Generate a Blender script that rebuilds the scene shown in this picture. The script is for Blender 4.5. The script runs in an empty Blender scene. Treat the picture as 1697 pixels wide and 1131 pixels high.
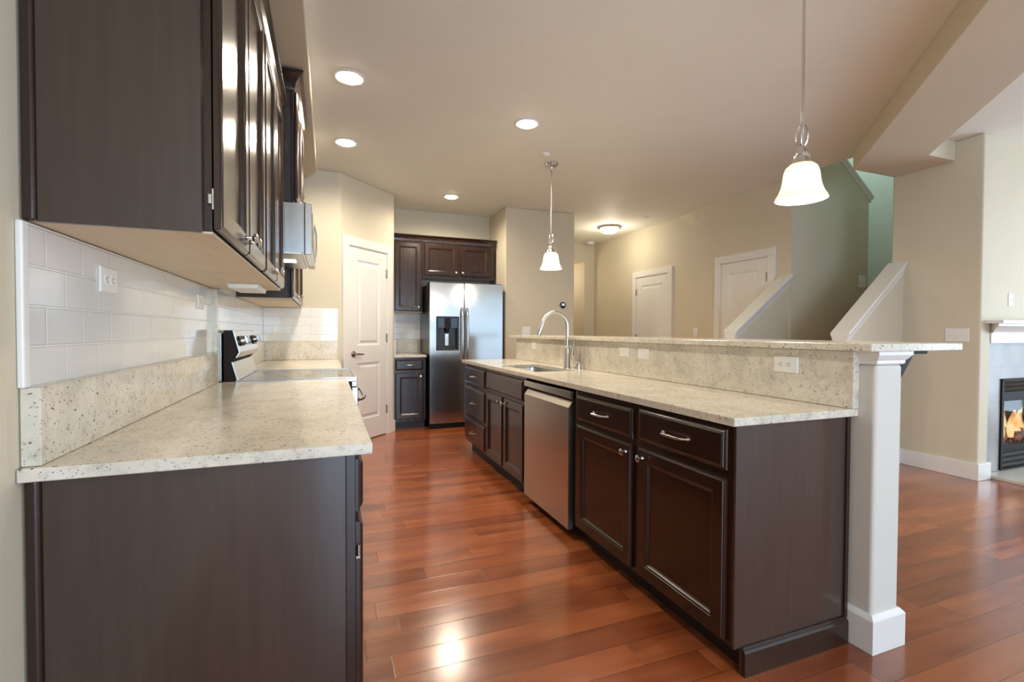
import bpy, bmesh, math, random
from mathutils import Vector, Matrix
random.seed(7)
SC = bpy.context.scene
COL = SC.collection

# ------------------------------------------------------------------ camera
cam_d = bpy.data.cameras.new('camera')
cam = bpy.data.objects.new('camera', cam_d)
COL.objects.link(cam)
SC.camera = cam
H = 1.22
F_PX = 790.96
cam_d.sensor_fit = 'HORIZONTAL'
cam_d.sensor_width = 36.0
cam_d.lens = F_PX / 1697 * 36.0
cam_d.clip_start = 0.02
cam_d.clip_end = 100

def cam_axes(yaw, pitch, roll):
    c, s = math.cos(yaw), math.sin(yaw)
    A = Matrix(((c, -s, 0), (0, 0, -1), (s, c, 0)))
    c, s = math.cos(pitch), math.sin(pitch)
    Bm = Matrix(((1, 0, 0), (0, c, -s), (0, s, c)))
    c, s = math.cos(roll), math.sin(roll)
    Cm = Matrix(((c, -s, 0), (s, c, 0), (0, 0, 1)))
    return Cm @ Bm @ A
Mx = cam_axes(math.radians(21.034), math.radians(1.1221), math.radians(.2575))
right, down, fwd = Mx[0], Mx[1], Mx[2]
rot = Matrix((right, -down, -fwd)).transposed()
cam.matrix_world = Matrix.Translation((0, 0, H)) @ rot.to_4x4()

# ------------------------------------------------------------------ world, light, exposure
SC.view_settings.view_transform = 'Standard'
SC.view_settings.look = 'None'
SC.view_settings.gamma = 1.0
SC.view_settings.use_curve_mapping = False
SC.view_settings.exposure = 0.2
SC.cycles.max_bounces = 10
SC.cycles.diffuse_bounces = 6
SC.cycles.glossy_bounces = 5
SC.cycles.sample_clamp_indirect = 6
SC.cycles.caustics_reflective = False
SC.cycles.caustics_refractive = False

world = bpy.data.worlds.new('world')
SC.world = world
world.use_nodes = True
world.node_tree.nodes['Background'].inputs[0].default_value = (0.72, 0.86, 1.0, 1)
world.node_tree.nodes['Background'].inputs[1].default_value = 0.8

def lamp(name, kind, loc, energy, color, rot=(0, 0, 0), **kw):
    d = bpy.data.lights.new(name, kind)
    d.energy = energy
    d.color = color
    for k, v in kw.items():
        setattr(d, k, v)
    o = bpy.data.objects.new(name, d)
    o.location = loc
    o.rotation_euler = rot
    COL.objects.link(o)
    return o
DAY = (0.66, 0.84, 1.0)
R90 = math.pi / 2
# daylight coming in through the windows behind the camera and in the living room
lamp('daylight_window', 'AREA', (1.0, -3.28, 1.22), 120, (.52, .76, 1.0), (R90, 0, 0), shape='RECTANGLE', size=2.2, size_y=2.25)
lamp('daylight_window', 'AREA', (4.75, -3.28, 1.25), 20, (.52, .78, 1.0), (R90, 0, 0), shape='RECTANGLE', size=4.0, size_y=2.05)
lamp('daylight_window', 'AREA', (7.97, -0.25, 1.3), 130, DAY, (R90, 0, R90), shape='RECTANGLE', size=3.4, size_y=2.1)
# stairwell window, high up, cool skylight
lamp('daylight_stairwell', 'AREA', (5.9, 4.80, 4.0), 26, (0.55, 0.88, 1.0), (math.radians(-60), 0, 0), shape='RECTANGLE', size=1.6, size_y=1.2)
WARM = (1.0, 0.86, 0.67)

# ------------------------------------------------------------------ materials
def mat(name, base=(.5, .5, .5), rough=.5, metal=0.0, coat=0.0, spec=.5, emit=None, estr=0):
    m = bpy.data.materials.new(name)
    m.use_nodes = True
    p = m.node_tree.nodes['Principled BSDF']
    p.inputs['Base Color'].default_value = (*base, 1)
    p.inputs['Roughness'].default_value = rough
    p.inputs['Metallic'].default_value = metal
    p.inputs['Coat Weight'].default_value = coat
    p.inputs['Coat Roughness'].default_value = .10
    p.inputs['Specular IOR Level'].default_value = spec
    if emit:
        p.inputs['Emission Color'].default_value = (*emit, 1)
        p.inputs['Emission Strength'].default_value = estr
    return m
class NT:
    def __init__(s, m):
        s.m = m; s.t = m.node_tree; s.p = s.t.nodes['Principled BSDF']
    def n(s, typ, **kw):
        x = s.t.nodes.new(typ)
        for k, v in kw.items():
            if k.startswith('i_'):
                x.inputs[k[2:].replace('_', ' ')].default_value = v
            else:
                setattr(x, k, v)
        return x
    def l(s, a, b):
        s.t.links.new(a, b)
    def math(s, op, a, b=None, c=None):
        x = s.t.nodes.new('ShaderNodeMath'); x.operation = op
        for i, q in enumerate((a, b, c)):
            if q is None: continue
            if isinstance(q, (int, float)): x.inputs[i].default_value = q
            else: s.l(q, x.inputs[i])
        return x.outputs[0]
    def coord(s, scale=(1, 1, 1), which='Object', loc=(0, 0, 0)):
        tc = s.n('ShaderNodeTexCoord'); mp = s.n('ShaderNodeMapping')
        mp.inputs['Scale'].default_value = scale
        mp.inputs['Location'].default_value = loc
        s.l(tc.outputs[which], mp.inputs['Vector'])
        return mp.outputs[0]
    def noise(s, vec, scale, detail=3, rough=.5):
        x = s.n('ShaderNodeTexNoise'); x.inputs['Scale'].default_value = scale
        x.inputs['Detail'].default_value = detail; x.inputs['Roughness'].default_value = rough
        s.l(vec, x.inputs['Vector'])
        return x.outputs[0]
    def ramp(s, fac, stops):
        x = s.n('ShaderNodeValToRGB'); e = x.color_ramp.elements
        while len(e) < len(stops): e.new(.5)
        for q, (pos, c) in zip(e, stops):
            q.position = pos; q.color = (*c, 1) if len(c) == 3 else c
        s.l(fac, x.inputs[0])
        return x.outputs[0]
    def mix(s, fac, a, b, mode='MIX'):
        x = s.n('ShaderNodeMix', data_type='RGBA', blend_type=mode)
        if isinstance(fac, (int, float)): x.inputs[0].default_value = fac
        else: s.l(fac, x.inputs[0])
        for i, q in ((6, a), (7, b)):
            if isinstance(q, tuple): x.inputs[i].default_value = (*q, 1)
            else: s.l(q, x.inputs[i])
        return x.outputs[2]
    def bump(s, h, strength=.3, dist=.01):
        x = s.n('ShaderNodeBump'); x.inputs['Strength'].default_value = strength
        x.inputs['Distance'].default_value = dist
        s.l(h, x.inputs['Height']); s.l(x.outputs[0], s.p.inputs['Normal'])
        return x
    def base(s, c): s.l(c, s.p.inputs['Base Color'])
    def rough(s, c): s.l(c, s.p.inputs['Roughness'])

def paint(name, c, bump=.08):
    m = mat(name, c, .62, spec=.3); t = NT(m)
    v = t.coord()
    t.base(t.mix(t.noise(v, 3.0, 2), tuple(x * .97 for x in c), tuple(x * 1.03 for x in c)))
    t.bump(t.noise(v, 160, 2), bump, .003)
    return m
M = {}
M['wall'] = paint('wall_paint', (.66, .60, .47))
M['ceil'] = paint('wall_paint_lightened', (.82, .82, .75))  # wall paint made lighter and greener in place of stronger ceiling light
M['column'] = paint('wall_paint_cool_lit', (.66, .635, .58))  # wall paint shifted cooler, with the blue daylight on the shaft coloured in
M['trim'] = mat('white_trim', (.80, .79, .76), .32)
M['white'] = mat('white_plastic', (.84, .83, .81), .35)
M['dark_slot'] = mat('dark_slot', (.02, .02, .02), .5)

# cherry plank floor, boards running along X
m = mat('cherry_planks', (.3, .08, .03), .2, coat=.7); t = NT(m); t.p.inputs['Coat Roughness'].default_value = .17; M['floor'] = m
tc = t.n('ShaderNodeTexCoord'); sp = t.n('ShaderNodeSeparateXYZ'); t.l(tc.outputs['Object'], sp.inputs[0])
PW, PL = .127, 1.15
ry = t.math('DIVIDE', t.math('ADD', sp.outputs[1], 20.03), PW)
row = t.math('FLOOR', ry); fy = t.math('FRACT', ry)
wn = t.n('ShaderNodeTexWhiteNoise', noise_dimensions='1D'); t.l(row, wn.inputs['W'])
rx = t.math('DIVIDE', t.math('ADD', t.math('ADD', sp.outputs[0], 40.0), t.math('MULTIPLY', wn.outputs[0], 7.3)), PL)
colx = t.math('FLOOR', rx); fx = t.math('FRACT', rx)
cb = t.n('ShaderNodeCombineXYZ'); t.l(row, cb.inputs[0]); t.l(colx, cb.inputs[1])
wn2 = t.n('ShaderNodeTexWhiteNoise', noise_dimensions='2D'); t.l(cb.outputs[0], wn2.inputs['Vector'])
pid = wn2.outputs[0]
dy = t.math('MULTIPLY', t.math('MINIMUM', fy, t.math('SUBTRACT', 1.0, fy)), PW)
dx = t.math('MULTIPLY', t.math('MINIMUM', fx, t.math('SUBTRACT', 1.0, fx)), PL)
dd = t.math('MINIMUM', dy, dx)
gap = t.n('ShaderNodeMapRange'); gap.inputs['From Max'].default_value = .0016; t.l(dd, gap.inputs[0])
bev = t.n('ShaderNodeMapRange'); bev.inputs['From Max'].default_value = .004; t.l(dd, bev.inputs[0])
cv = t.n('ShaderNodeCombineXYZ')
t.l(t.math('MULTIPLY', sp.outputs[0], 1.0), cv.inputs[0]); t.l(t.math('MULTIPLY', sp.outputs[1], 6.0), cv.inputs[1]); t.l(t.math('MULTIPLY', pid, 30.0), cv.inputs[2])
grain = t.noise(cv.outputs[0], 2.0, 2, .5)
blot = t.noise(cv.outputs[0], 1.1, 2)
g1 = t.ramp(grain, [(.22, (.255, .062, .020)), (.5, (.375, .100, .0315)), (.8, (.46, .142, .049))])
g2 = t.ramp(pid, [(0, (.76, .72, .70)), (.5, (1, 1, 1)), (1, (1.16, 1.18, 1.2))])
g3 = t.ramp(blot, [(.3, (.74, .72, .72)), (.55, (1, 1, 1))])
colr = t.mix(1.0, t.mix(1.0, g1, g2, 'MULTIPLY'), g3, 'MULTIPLY')
colr = t.mix(gap.outputs[0], (.03, .008, .004), colr)
t.base(colr)
rip = t.n('ShaderNodeCombineXYZ'); t.l(t.math('MULTIPLY', sp.outputs[0], 5.0), rip.inputs[0]); t.l(t.math('MULTIPLY', sp.outputs[1], 4.0), rip.inputs[1]); t.l(t.math('MULTIPLY', pid, 9.0), rip.inputs[2])
hgt = t.math('ADD', t.math('MULTIPLY', bev.outputs[0], .6), t.math('MULTIPLY', t.noise(rip.outputs[0], 2.2, 1.5), .55))
t.bump(hgt, .22, .0025)
t.rough(t.math('ADD', t.math('MULTIPLY', grain, .10), .17))

# pale speckled granite
m = mat('pale_granite', (.6, .56, .48), .16, coat=0, spec=.4); t = NT(m); M['granite'] = m
v = t.coord()
c1 = t.ramp(t.noise(v, 7, 6, .62), [(.3, (.58, .545, .465)), (.5, (.70, .655, .56)), (.7, (.77, .73, .635))])
c2 = t.ramp(t.noise(v, 38, 4, .7), [(.30, (.62, .60, .59)), (.46, (1, 1, 1)), (.7, (1.05, 1.04, 1.02))])
cc = t.mix(.75, c1, c2, 'MULTIPLY')
for sc_, th, colr, seed, amt in ((150, .34, (.12, .095, .085), 0, .905), (105, .26, (.045, .035, .035), 4.7, .90), (120, .25, (.22, .085, .075), 9.1, .93), (210, .4, (.40, .37, .33), 2.2, .86)):
    vv = t.coord(loc=(seed, seed * .7, seed * 1.3), scale=(1, .8, 1.25))
    nz = t.n('ShaderNodeTexNoise'); nz.inputs['Scale'].default_value = 60; t.l(vv, nz.inputs['Vector'])
    va = t.n('ShaderNodeVectorMath', operation='MULTIPLY_ADD'); t.l(nz.outputs['Color'], va.inputs[0]); va.inputs[1].default_value = (.012, .012, .012); t.l(vv, va.inputs[2])
    vo = t.n('ShaderNodeTexVoronoi'); vo.inputs['Scale'].default_value = sc_
    t.l(va.outputs[0], vo.inputs['Vector'])
    sx = t.n('ShaderNodeSeparateColor'); t.l(vo.outputs['Color'], sx.inputs[0])
    pick = t.math('GREATER_THAN', sx.outputs[0], amt)     # only some cells carry a fleck
    small = t.math('LESS_THAN', vo.outputs['Distance'], t.math('MULTIPLY', sx.outputs[1], th * 1.5))
    cc = t.mix(t.math('MULTIPLY', t.math('MULTIPLY', pick, small), .85), cc, colr)
t.base(cc)

# espresso cabinet wood
def espresso(name, c0, c1, rough, coat):
    m = mat(name, c0, rough, coat=coat); t = NT(m)
    v = t.coord((14, 14, 1.1))
    g = t.noise(v, 3.5, 5, .6)
    t.base(t.mix(g, c0, c1))
    return m
M['wood'] = espresso('espresso_wood', (.019, .0082, .0052), (.036, .0160, .0102), .22, .15)
M['panel'] = espresso('espresso_panel', (.030, .0168, .0118), (.066, .039, .028), .34, .5)
M['kick'] = mat('toe_kick_wood', (.018, .011, .010), .45)
m = mat('maple_underside', (.62, .45, .28), .5); t = NT(m); M['maple'] = m
g = t.noise(t.coord((9, 1.2, 9)), 3, 4)
t.base(t.mix(g, (.62, .49, .35), (.74, .62, .47)))

# metals
def steel(name, c, rough, wave, streak):
    m = mat(name, c, rough, 1.0); t = NT(m)
    v = t.coord((1, 1, 1))
    h = t.noise(v, 3.0, 1.0)
    t.bump(h, wave, .02)
    vs = t.coord(streak)
    t.rough(t.math('ADD', t.math('MULTIPLY', t.noise(vs, 1, 1), .04), rough - .02))
    return m
M['fridge'] = steel('fridge_steel', (.58, .59, .60), .17, .13, (2, 2, 60))
M['steel'] = steel('brushed_steel', (.60, .58, .55), .30, .02, (2, 2, 60))
M['lsteel'] = steel('pale_steel', (.56, .56, .56), .24, .02, (2, 2, 40))
M['dwsteel'] = steel('steel_warm_reflection', (.60, .55, .48), .30, .02, (2, 2, 60))  # steel tinted tan, the warm reflection on the dishwasher put into its colour
M['nickel'] = mat('satin_nickel', (.66, .64, .61), .22, 1.0)
M['bronze'] = mat('aged_nickel', (.40, .36, .31), .26, 1.0)
M['brushed'] = mat('brushed_nickel', (.60, .575, .53), .34, 1.0)
M['chrome'] = mat('chrome', (.75, .75, .75), .08, 1.0)
M['black'] = mat('gloss_black', (.012, .012, .013), .12)
M['blackm'] = mat('matt_black', (.012, .012, .012), .6, spec=.2)
M['cookglass'] = mat('cooktop_glass', (.02, .02, .02), .04, coat=.5)
M['fridgeside'] = mat('fridge_black_side', (.022, .021, .021), .22)
M['rangeside'] = mat('range_dark_side', (.018, .008, .007), .55, spec=.25)
M['bluedark'] = mat('dark_display', (.04, .07, .12), .1)
M['bracket'] = mat('dark_bracket', (.025, .028, .036), .6, spec=.2)

# white subway tile (brick node in the plane of the wall)
def tile(name, horiz, h0):
    m = mat(name, (.80, .80, .79), .10, coat=.3); t = NT(m)
    tc = t.n('ShaderNodeTexCoord'); sp = t.n('ShaderNodeSeparateXYZ'); t.l(tc.outputs['Object'], sp.inputs[0])
    cb = t.n('ShaderNodeCombineXYZ'); t.l(t.math('SUBTRACT', sp.outputs[horiz], h0), cb.inputs[0]); t.l(t.math('SUBTRACT', sp.outputs[2], 1.0945), cb.inputs[1])
    b = t.n('ShaderNodeTexBrick'); t.l(cb.outputs[0], b.inputs['Vector'])
    b.offset = .5; b.squash = 1
    b.inputs['Scale'].default_value = 1
    b.inputs['Brick Width'].default_value = .174
    b.inputs['Row Height'].default_value = .0885
    b.inputs['Mortar Size'].default_value = .0035
    b.inputs['Mortar Smooth'].default_value = .6
    b.inputs['Bias'].default_value = 0
    b.inputs['Color1'].default_value = (.78, .78, .775, 1)
    b.inputs['Color2'].default_value = (.80, .80, .79, 1)
    b.inputs['Mortar'].default_value = (.90, .90, .89, 1)
    t.base(b.outputs['Color'])
    inv = t.math('SUBTRACT', 1.0, b.outputs['Fac'])
    wob = t.noise(tc.outputs['Object'], 9, 1)
    t.bump(t.math('ADD', inv, t.math('MULTIPLY', wob, .25)), .7, .005)
    return m
M['tileY'] = tile('subway_tile_side', 1, 1.406)
M['tileX'] = tile('subway_tile_back', 0, .0)
# grey stone tile round the fireplace
m = mat('grey_stone_tile', (.4, .39, .38), .35); t = NT(m); M['stone'] = m
tc = t.n('ShaderNodeTexCoord'); sp = t.n('ShaderNodeSeparateXYZ'); t.l(tc.outputs['Object'], sp.inputs[0])
cb = t.n('ShaderNodeCombineXYZ'); t.l(sp.outputs[0], cb.inputs[0]); t.l(sp.outputs[2], cb.inputs[1])
b = t.n('ShaderNodeTexBrick'); t.l(cb.outputs[0], b.inputs['Vector']); b.offset = 0
for k, q in (('Scale', 1), ('Brick Width', .31), ('Row Height', .31), ('Mortar Size', .002)): b.inputs[k].default_value = q
b.inputs['Color1'].default_value = (.30, .295, .29, 1); b.inputs['Color2'].default_value = (.33, .325, .32, 1); b.inputs['Mortar'].default_value = (.24, .235, .23, 1)
t.base(t.mix(.6, b.outputs['Color'], t.ramp(t.noise(tc.outputs['Object'], 6, 5), [(.3, (.7, .7, .72)), (.7, (1.15, 1.13, 1.1))]), 'MULTIPLY'))
m = mat('hearth_tile', (.56, .52, .45), .3); t = NT(m); M['hearth'] = m
t.base(t.mix(t.noise(t.coord(), 7, 5), (.48, .44, .38), (.66, .62, .55)))
M['firebrick'] = mat('firebox_liner', (.05, .048, .05), .8)
M['carpet'] = mat('stair_wood', (.16, .075, .035), .5)

def glow(name, c, s, base=(.9, .88, .8)):
    return mat(name, base, .4, emit=c, estr=s)
M['lens'] = glow('lamp_lens', (1, .92, .80), 24)
M['bulb'] = glow('bulb_glow', (1, .93, .80), 9)
M['dome'] = glow('dome_glass', (1, .94, .80), 5.0)
M['mwlamp'] = glow('range_hood_lamp', (.95, 1, .92), 9)
M['digits'] = glow('display_digits', (.75, .85, 1), 1.5)
# pendant glass: lets the bulb's light through, lit from inside
m = mat('alabaster_glass', (.88, .87, .78), .35); t = NT(m); M['shade'] = m
t.p.inputs['Subsurface Weight'].default_value = 0
tr = t.n('ShaderNodeBsdfTranslucent'); tr.inputs[0].default_value = (.95, .93, .80, 1)
mx = t.n('ShaderNodeMixShader'); mx.inputs[0].default_value = .55
out = t.t.nodes['Material Output']
t.l(t.p.outputs[0], mx.inputs[1]); t.l(tr.outputs[0], mx.inputs[2]); t.l(mx.outputs[0], out.inputs[0])
# fire glass
m = mat('fire_glass', (.9, .9, .9), .05); t = NT(m); M['fireglass'] = m
tr = t.n('ShaderNodeBsdfTransparent'); gl = t.n('ShaderNodeBsdfGlossy'); gl.inputs['Roughness'].default_value = .04
mx = t.n('ShaderNodeMixShader'); mx.inputs[0].default_value = .045
t.l(tr.outputs[0], mx.inputs[1]); t.l(gl.outputs[0], mx.inputs[2]); t.l(mx.outputs[0], t.t.nodes['Material Output'].inputs[0])
# flame, brighter yellow core
m = mat('flame', (1, .6, .2), .5); t = NT(m); M['flame'] = m
g = t.noise(t.coord((1, 1, .45)), 16, 3)
em = t.n('ShaderNodeEmission'); em.inputs[1].default_value = 1.0
t.l(t.ramp(g, [(.3, (1, .36, .08)), (.5, (1, .66, .28)), (.7, (1, .88, .60))]), em.inputs[0])
tr = t.n('ShaderNodeBsdfTransparent'); mx = t.n('ShaderNodeMixShader')
lw = t.n('ShaderNodeLayerWeight'); lw.inputs[0].default_value = .35
t.l(t.math('MULTIPLY', t.math('SUBTRACT', 1.0, lw.outputs[1]), t.math('MULTIPLY', g, 1.5)), mx.inputs[0])
t.l(tr.outputs[0], mx.inputs[1]); t.l(em.outputs[0], mx.inputs[2]); t.l(mx.outputs[0], t.t.nodes['Material Output'].inputs[0])
m = mat('charred_log', (.07, .05, .045), .9); t = NT(m); M['log'] = m
g = t.noise(t.coord(), 22, 4)
t.l(t.ramp(g, [(.5, (0, 0, 0)), (.62, (1, .22, .06))]), t.p.inputs['Emission Color']); t.p.inputs['Emission Strength'].default_value = .35
t.bump(g, .8, .02)

# ------------------------------------------------------------------ mesh helpers
I4 = Matrix.Identity(4)
def frame(o, u, w, v=(0, 0, 1)):
    u, v, w, o = Vector(u).normalized(), Vector(v), Vector(w).normalized(), Vector(o)
    return Matrix(((u.x, v.x, w.x, o.x), (u.y, v.y, w.y, o.y), (u.z, v.z, w.z, o.z), (0, 0, 0, 1)))
ORG = {}
class B:
    def __init__(s, F=I4):
        s.v = []; s.f = []; s.sm = []; s.mi = []; s.F = F; s.cur = 0
    def add(s, pts, faces, smooth=False):
        n = len(s.v)
        s.v += [s.F @ Vector(p) for p in pts]
        for f in faces:
            s.f.append([n + i for i in f]); s.sm.append(smooth); s.mi.append(s.cur)
        return s
    def box(s, x0, x1, y0, y1, z0, z1):
        p = [(x, y, z) for z in (z0, z1) for y in (y0, y1) for x in (x0, x1)]
        return s.add(p, [(0, 2, 3, 1), (4, 5, 7, 6), (0, 1, 5, 4), (2, 6, 7, 3), (0, 4, 6, 2), (1, 3, 7, 5)])
    def loft(s, rings, cap0=True, cap1=True, smooth=False, closed=True):
        k = len(rings[0]); pts = [p for r in rings for p in r]; fs = []
        for i in range(len(rings) - 1):
            for j in range(k if closed else k - 1):
                a = i * k + j; b_ = i * k + (j + 1) % k
                fs.append((a, b_, b_ + k, a + k))
        s.add(pts, fs, smooth)
        n = len(s.v) - len(pts)
        if cap0: s.f.append([n + j for j in range(k)][::-1]); s.sm.append(False); s.mi.append(s.cur)
        if cap1: s.f.append([n + (len(rings) - 1) * k + j for j in range(k)]); s.sm.append(False); s.mi.append(s.cur)
        return s
    def rect_rings(s, u0, u1, v0, v1, prof, cap0=True, cap1=True):
        """stepped slab in the local u,v plane: prof = [(inset, w), ...]"""
        R = [[(u0 + i, v0 + i, w), (u1 - i, v0 + i, w), (u1 - i, v1 - i, w), (u0 + i, v1 - i, w)] for i, w in prof]
        return s.loft(R, cap0, cap1)
    def prism(s, poly, axis, a, b_):
        """polygon in the two other axes swept along axis"""
        def P(p, q):
            if axis == 'x': return (q, p[0], p[1])
            if axis == 'y': return (p[0], q, p[1])
            return (p[0], p[1], q)
        return s.loft([[P(p, a) for p in poly], [P(p, b_) for p in poly]])
    def lathe(s, prof, c=(0, 0, 0), n=24, smooth=True, A=None, cap0=True, cap1=True):
        """prof = [(r, h), ...] about local z (or matrix A) at c"""
        A = A or Matrix.Identity(3); c = Vector(c); R = []
        for r, h in prof:
            R.append([c + A @ Vector((r * math.cos(2 * math.pi * k / n), r * math.sin(2 * math.pi * k / n), h)) for k in range(n)])
        return s.loft(R, cap0, cap1, smooth)
    def tube(s, pts, r, n=12, smooth=True, flat=None):
        pts = [Vector(p) for p in pts]; R = []
        N = None
        for i, p in enumerate(pts):
            d = (pts[min(i + 1, len(pts) - 1)] - pts[max(i - 1, 0)]).normalized()
            if N is None:
                N = d.cross(Vector((.3, .2, 1)) if abs(d.z) < .9 else Vector((0, 1, 0))).normalized()
            N = (N - d * N.dot(d)).normalized()
            Q = d.cross(N)
            ri = r[i] if isinstance(r, (list, tuple)) else r
            R.append([p + (N * math.cos(2 * math.pi * k / n) + Q * math.sin(2 * math.pi * k / n)) * ri for k in range(n)])
        return s.loft(R, True, True, smooth)
    def hole_plate(s, x0, x1, y0, y1, z0, z1, hx0, hx1, hy0, hy1):
        o = [(x0, y0), (x1, y0), (x1, y1), (x0, y1)]; h = [(hx0, hy0), (hx1, hy0), (hx1, hy1), (hx0, hy1)]
        pts = [(*p, z0) for p in o] + [(*p, z0) for p in h] + [(*p, z1) for p in o] + [(*p, z1) for p in h]
        fs = []
        for j in range(4):
            k = (j + 1) % 4
            fs += [(j, 4 + j, 4 + k, k), (8 + j, 8 + k, 12 + k, 12 + j), (j, k, 8 + k, 8 + j), (4 + j, 12 + j, 12 + k, 4 + k)]
        return s.add(pts, fs)
    def obj(s, name, mats, parent=None, bevel=0, seg=2, origin=None):
        if isinstance(mats, str): mats = [mats]
        if parent is not None:
            org = ORG[parent.name]
        elif origin is not None:
            org = Vector(origin)
        else:
            xs = [p.x for p in s.v]; ys = [p.y for p in s.v]; zs = [p.z for p in s.v]
            org = Vector(((min(xs) + max(xs)) / 2, (min(ys) + max(ys)) / 2, min(zs)))
        me = bpy.data.meshes.new(name)
        me.from_pydata([p - org for p in s.v], [], s.f)
        for p, sm, mi in zip(me.polygons, s.sm, s.mi):
            p.use_smooth = sm; p.material_index = mi
        for q in mats: me.materials.append(M[q])
        bm = bmesh.new(); bm.from_mesh(me); bmesh.ops.recalc_face_normals(bm, faces=bm.faces)
        for e in bm.edges:
            if len(e.link_faces) == 2 and e.calc_face_angle(0) > .72: e.smooth = False
        bm.to_mesh(me); bm.free()
        o = bpy.data.objects.new(name, me); COL.objects.link(o)
        if parent is None: o.location = org
        else: o.parent = parent
        ORG[o.name] = org
        if bevel:
            md = o.modifiers.new('bevel', 'BEVEL'); md.width = bevel; md.segments = seg
            md.limit_method = 'ANGLE'; md.angle_limit = math.radians(40)
        return o
def tag(o, label=None, cat=None, group=None, kind=None):
    for k, v in (('label', label), ('category', cat), ('group', group), ('kind', kind)):
        if v: o[k] = v
    return o
def thing(name, label, cat, loc, group=None, kind=None):
    o = bpy.data.objects.new(name, None); COL.objects.link(o); o.location = loc
    o.empty_display_size = .05
    ORG[o.name] = Vector(loc)
    return tag(o, label, cat, group, kind)
def struct(name, b, m, bevel=0, parent=None):
    o = b.obj(name, m, parent, bevel, origin=None if parent else (0, 0, 0))
    if parent is None: tag(o, kind='structure')
    return o
def kids(o): return [c for c in bpy.data.objects if c.parent == o]
def dup(o, loc, label, group=None):
    r = o.copy(); COL.objects.link(r); r.location = loc; r['label'] = label
    if group: r['group'] = group
    ORG[r.name] = Vector(loc)
    for ch in kids(o):
        c = ch.copy(); COL.objects.link(c); c.parent = r
        for g_ in kids(ch):
            d = g_.copy(); COL.objects.link(d); d.parent = c
    return r

# ------------------------------------------------------------------ the room
CZ = 2.87
XL = -.615            # left wall face
b = B().box(-.8, 8.2, -3.5, 9.2, -.1, 0); struct('floor', b, 'floor')
# ceiling, left open over the stairwell
b = B()
b.box(-.8, 4.6, -3.5, 9.2, CZ, CZ + .12)
b.box(4.6, 8.2, -3.5, 2.97, CZ, CZ + .12)
b.box(4.6, 4.86, 3.77, 9.2, CZ, CZ + .12)
struct('ceiling', b, 'ceil')
struct('wall_left', B().box(XL - .14, XL, -3.5, 5.31, 0, CZ), 'wall')
struct('wall_pantry', B().prism([(XL - .14, 5.30), (.119, 5.30), (.743, 5.924), (.743, 6.62), (XL - .14, 6.62)], 'z', 0, CZ), 'wall', .012)
struct('wall_back', B().box(.73, 2.19, 6.60, 6.74, 0, CZ), 'wall')
struct('wall_middle', B().box(2.18, 3.21, 5.93, 8.75, 0, CZ), 'wall', .014)
struct('wall_hall', B().box(4.70, 4.84, 3.775, 7.9, 0, CZ), 'wall')
b = B().box(4.49, 4.84, 7.9, 9.2, 0, CZ).box(3.21, 4.49, 7.9, 9.2, 2.54, CZ).box(3.21, 4.49, 8.62, 8.75, 0, 2.54)
struct('wall_far', b, 'wall')
struct('wall_right', B().box(5.02, 5.165, 2.29, 2.97, 0, CZ), 'wall', .012)
b = B().box(5.165, 5.44, 2.345, 2.5, 0, CZ).box(6.54, 8.2, 2.345, 2.5, 0, CZ).box(5.44, 6.54, 2.345, 2.5, .82, CZ).box(5.44, 6.54, 2.345, 2.5, 0, .04)
struct('wall_fireplace', b, 'wall')
struct('baseboard_stair', B().box(4.29, 5.0, 2.845, 2.86, 0, .14), 'trim')
# rear and side walls behind the camera with window openings
def wall_open(axis, pos, th, a0, a1, opens, name):
    b = B()
    cuts = sorted(opens)
    x = a0
    def bx(p, q, z0, z1):
        if axis == 'x': b.box(p, q, pos, pos + th, z0, z1)
        else: b.box(pos, pos + th, p, q, z0, z1)
    for (p, q, z0, z1) in cuts:
        bx(x, p, 0, CZ); 
        if z0 > 0: bx(p, q, 0, z0)
        bx(p, q, z1, CZ); x = q
    bx(x, a1, 0, CZ)
    return struct(name, b, 'wall')
wall_open('x', -3.48, .14, -.76, 8.2, [(-.15, 2.15, .06, 2.38), (2.7, 6.8, .2, 2.3)], 'wall_rear')
wall_open('y', 8.0, .14, -3.5, 2.5, [(-2.0, 1.5, .2, 2.38)], 'wall_side')
def window(name, axis, pos, a0, a1, z0, z1):
    b = B()
    def bx(p, q, zz0, zz1):
        if axis == 'x': b.box(p, q, pos, pos + .06, zz0, zz1)
        else: b.box(pos, pos + .06, p, q, zz0, zz1)
    w = .06
    bx(a0, a1, z0, z0 + w); bx(a0, a1, z1 - w, z1 + .0); bx(a0, a0 + w, z0 + w, z1 - w); bx(a1 - w, a1, z0 + w, z1 - w)
    c = (a0 + a1) / 2; bx(c - .035, c + .035, z0 + w, z1 - w)
    struct(name, b, 'trim')
window('window_1', 'x', -3.43, -.15, 2.15, .06, 2.38)
window('window_2', 'x', -3.43, 2.7, 6.8, .2, 2.3)
window('window_3', 'y', 8.05, -2.0, 1.5, .2, 2.38)

# dropped soffit over the wall cabinets
b = B().prism([(XL, -3.34), (-.10, -3.34), (-.10, 5.02), (-.22, 5.30), (XL, 5.30)], 'z', 2.757, CZ); struct('ceiling_soffit_left', b, 'wall', .008)
# dropped diagonal soffit towards the living room
pl = [(4.44, 2.96), (5.02, 2.96), (5.02, 2.48), (4.655, 2.48), (.20, -1.975), (-.58, -2.06)]
b = B().prism(pl, 'z', 2.70, CZ); struct('ceiling_soffit_diagonal', b, 'wall', .008)
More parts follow.
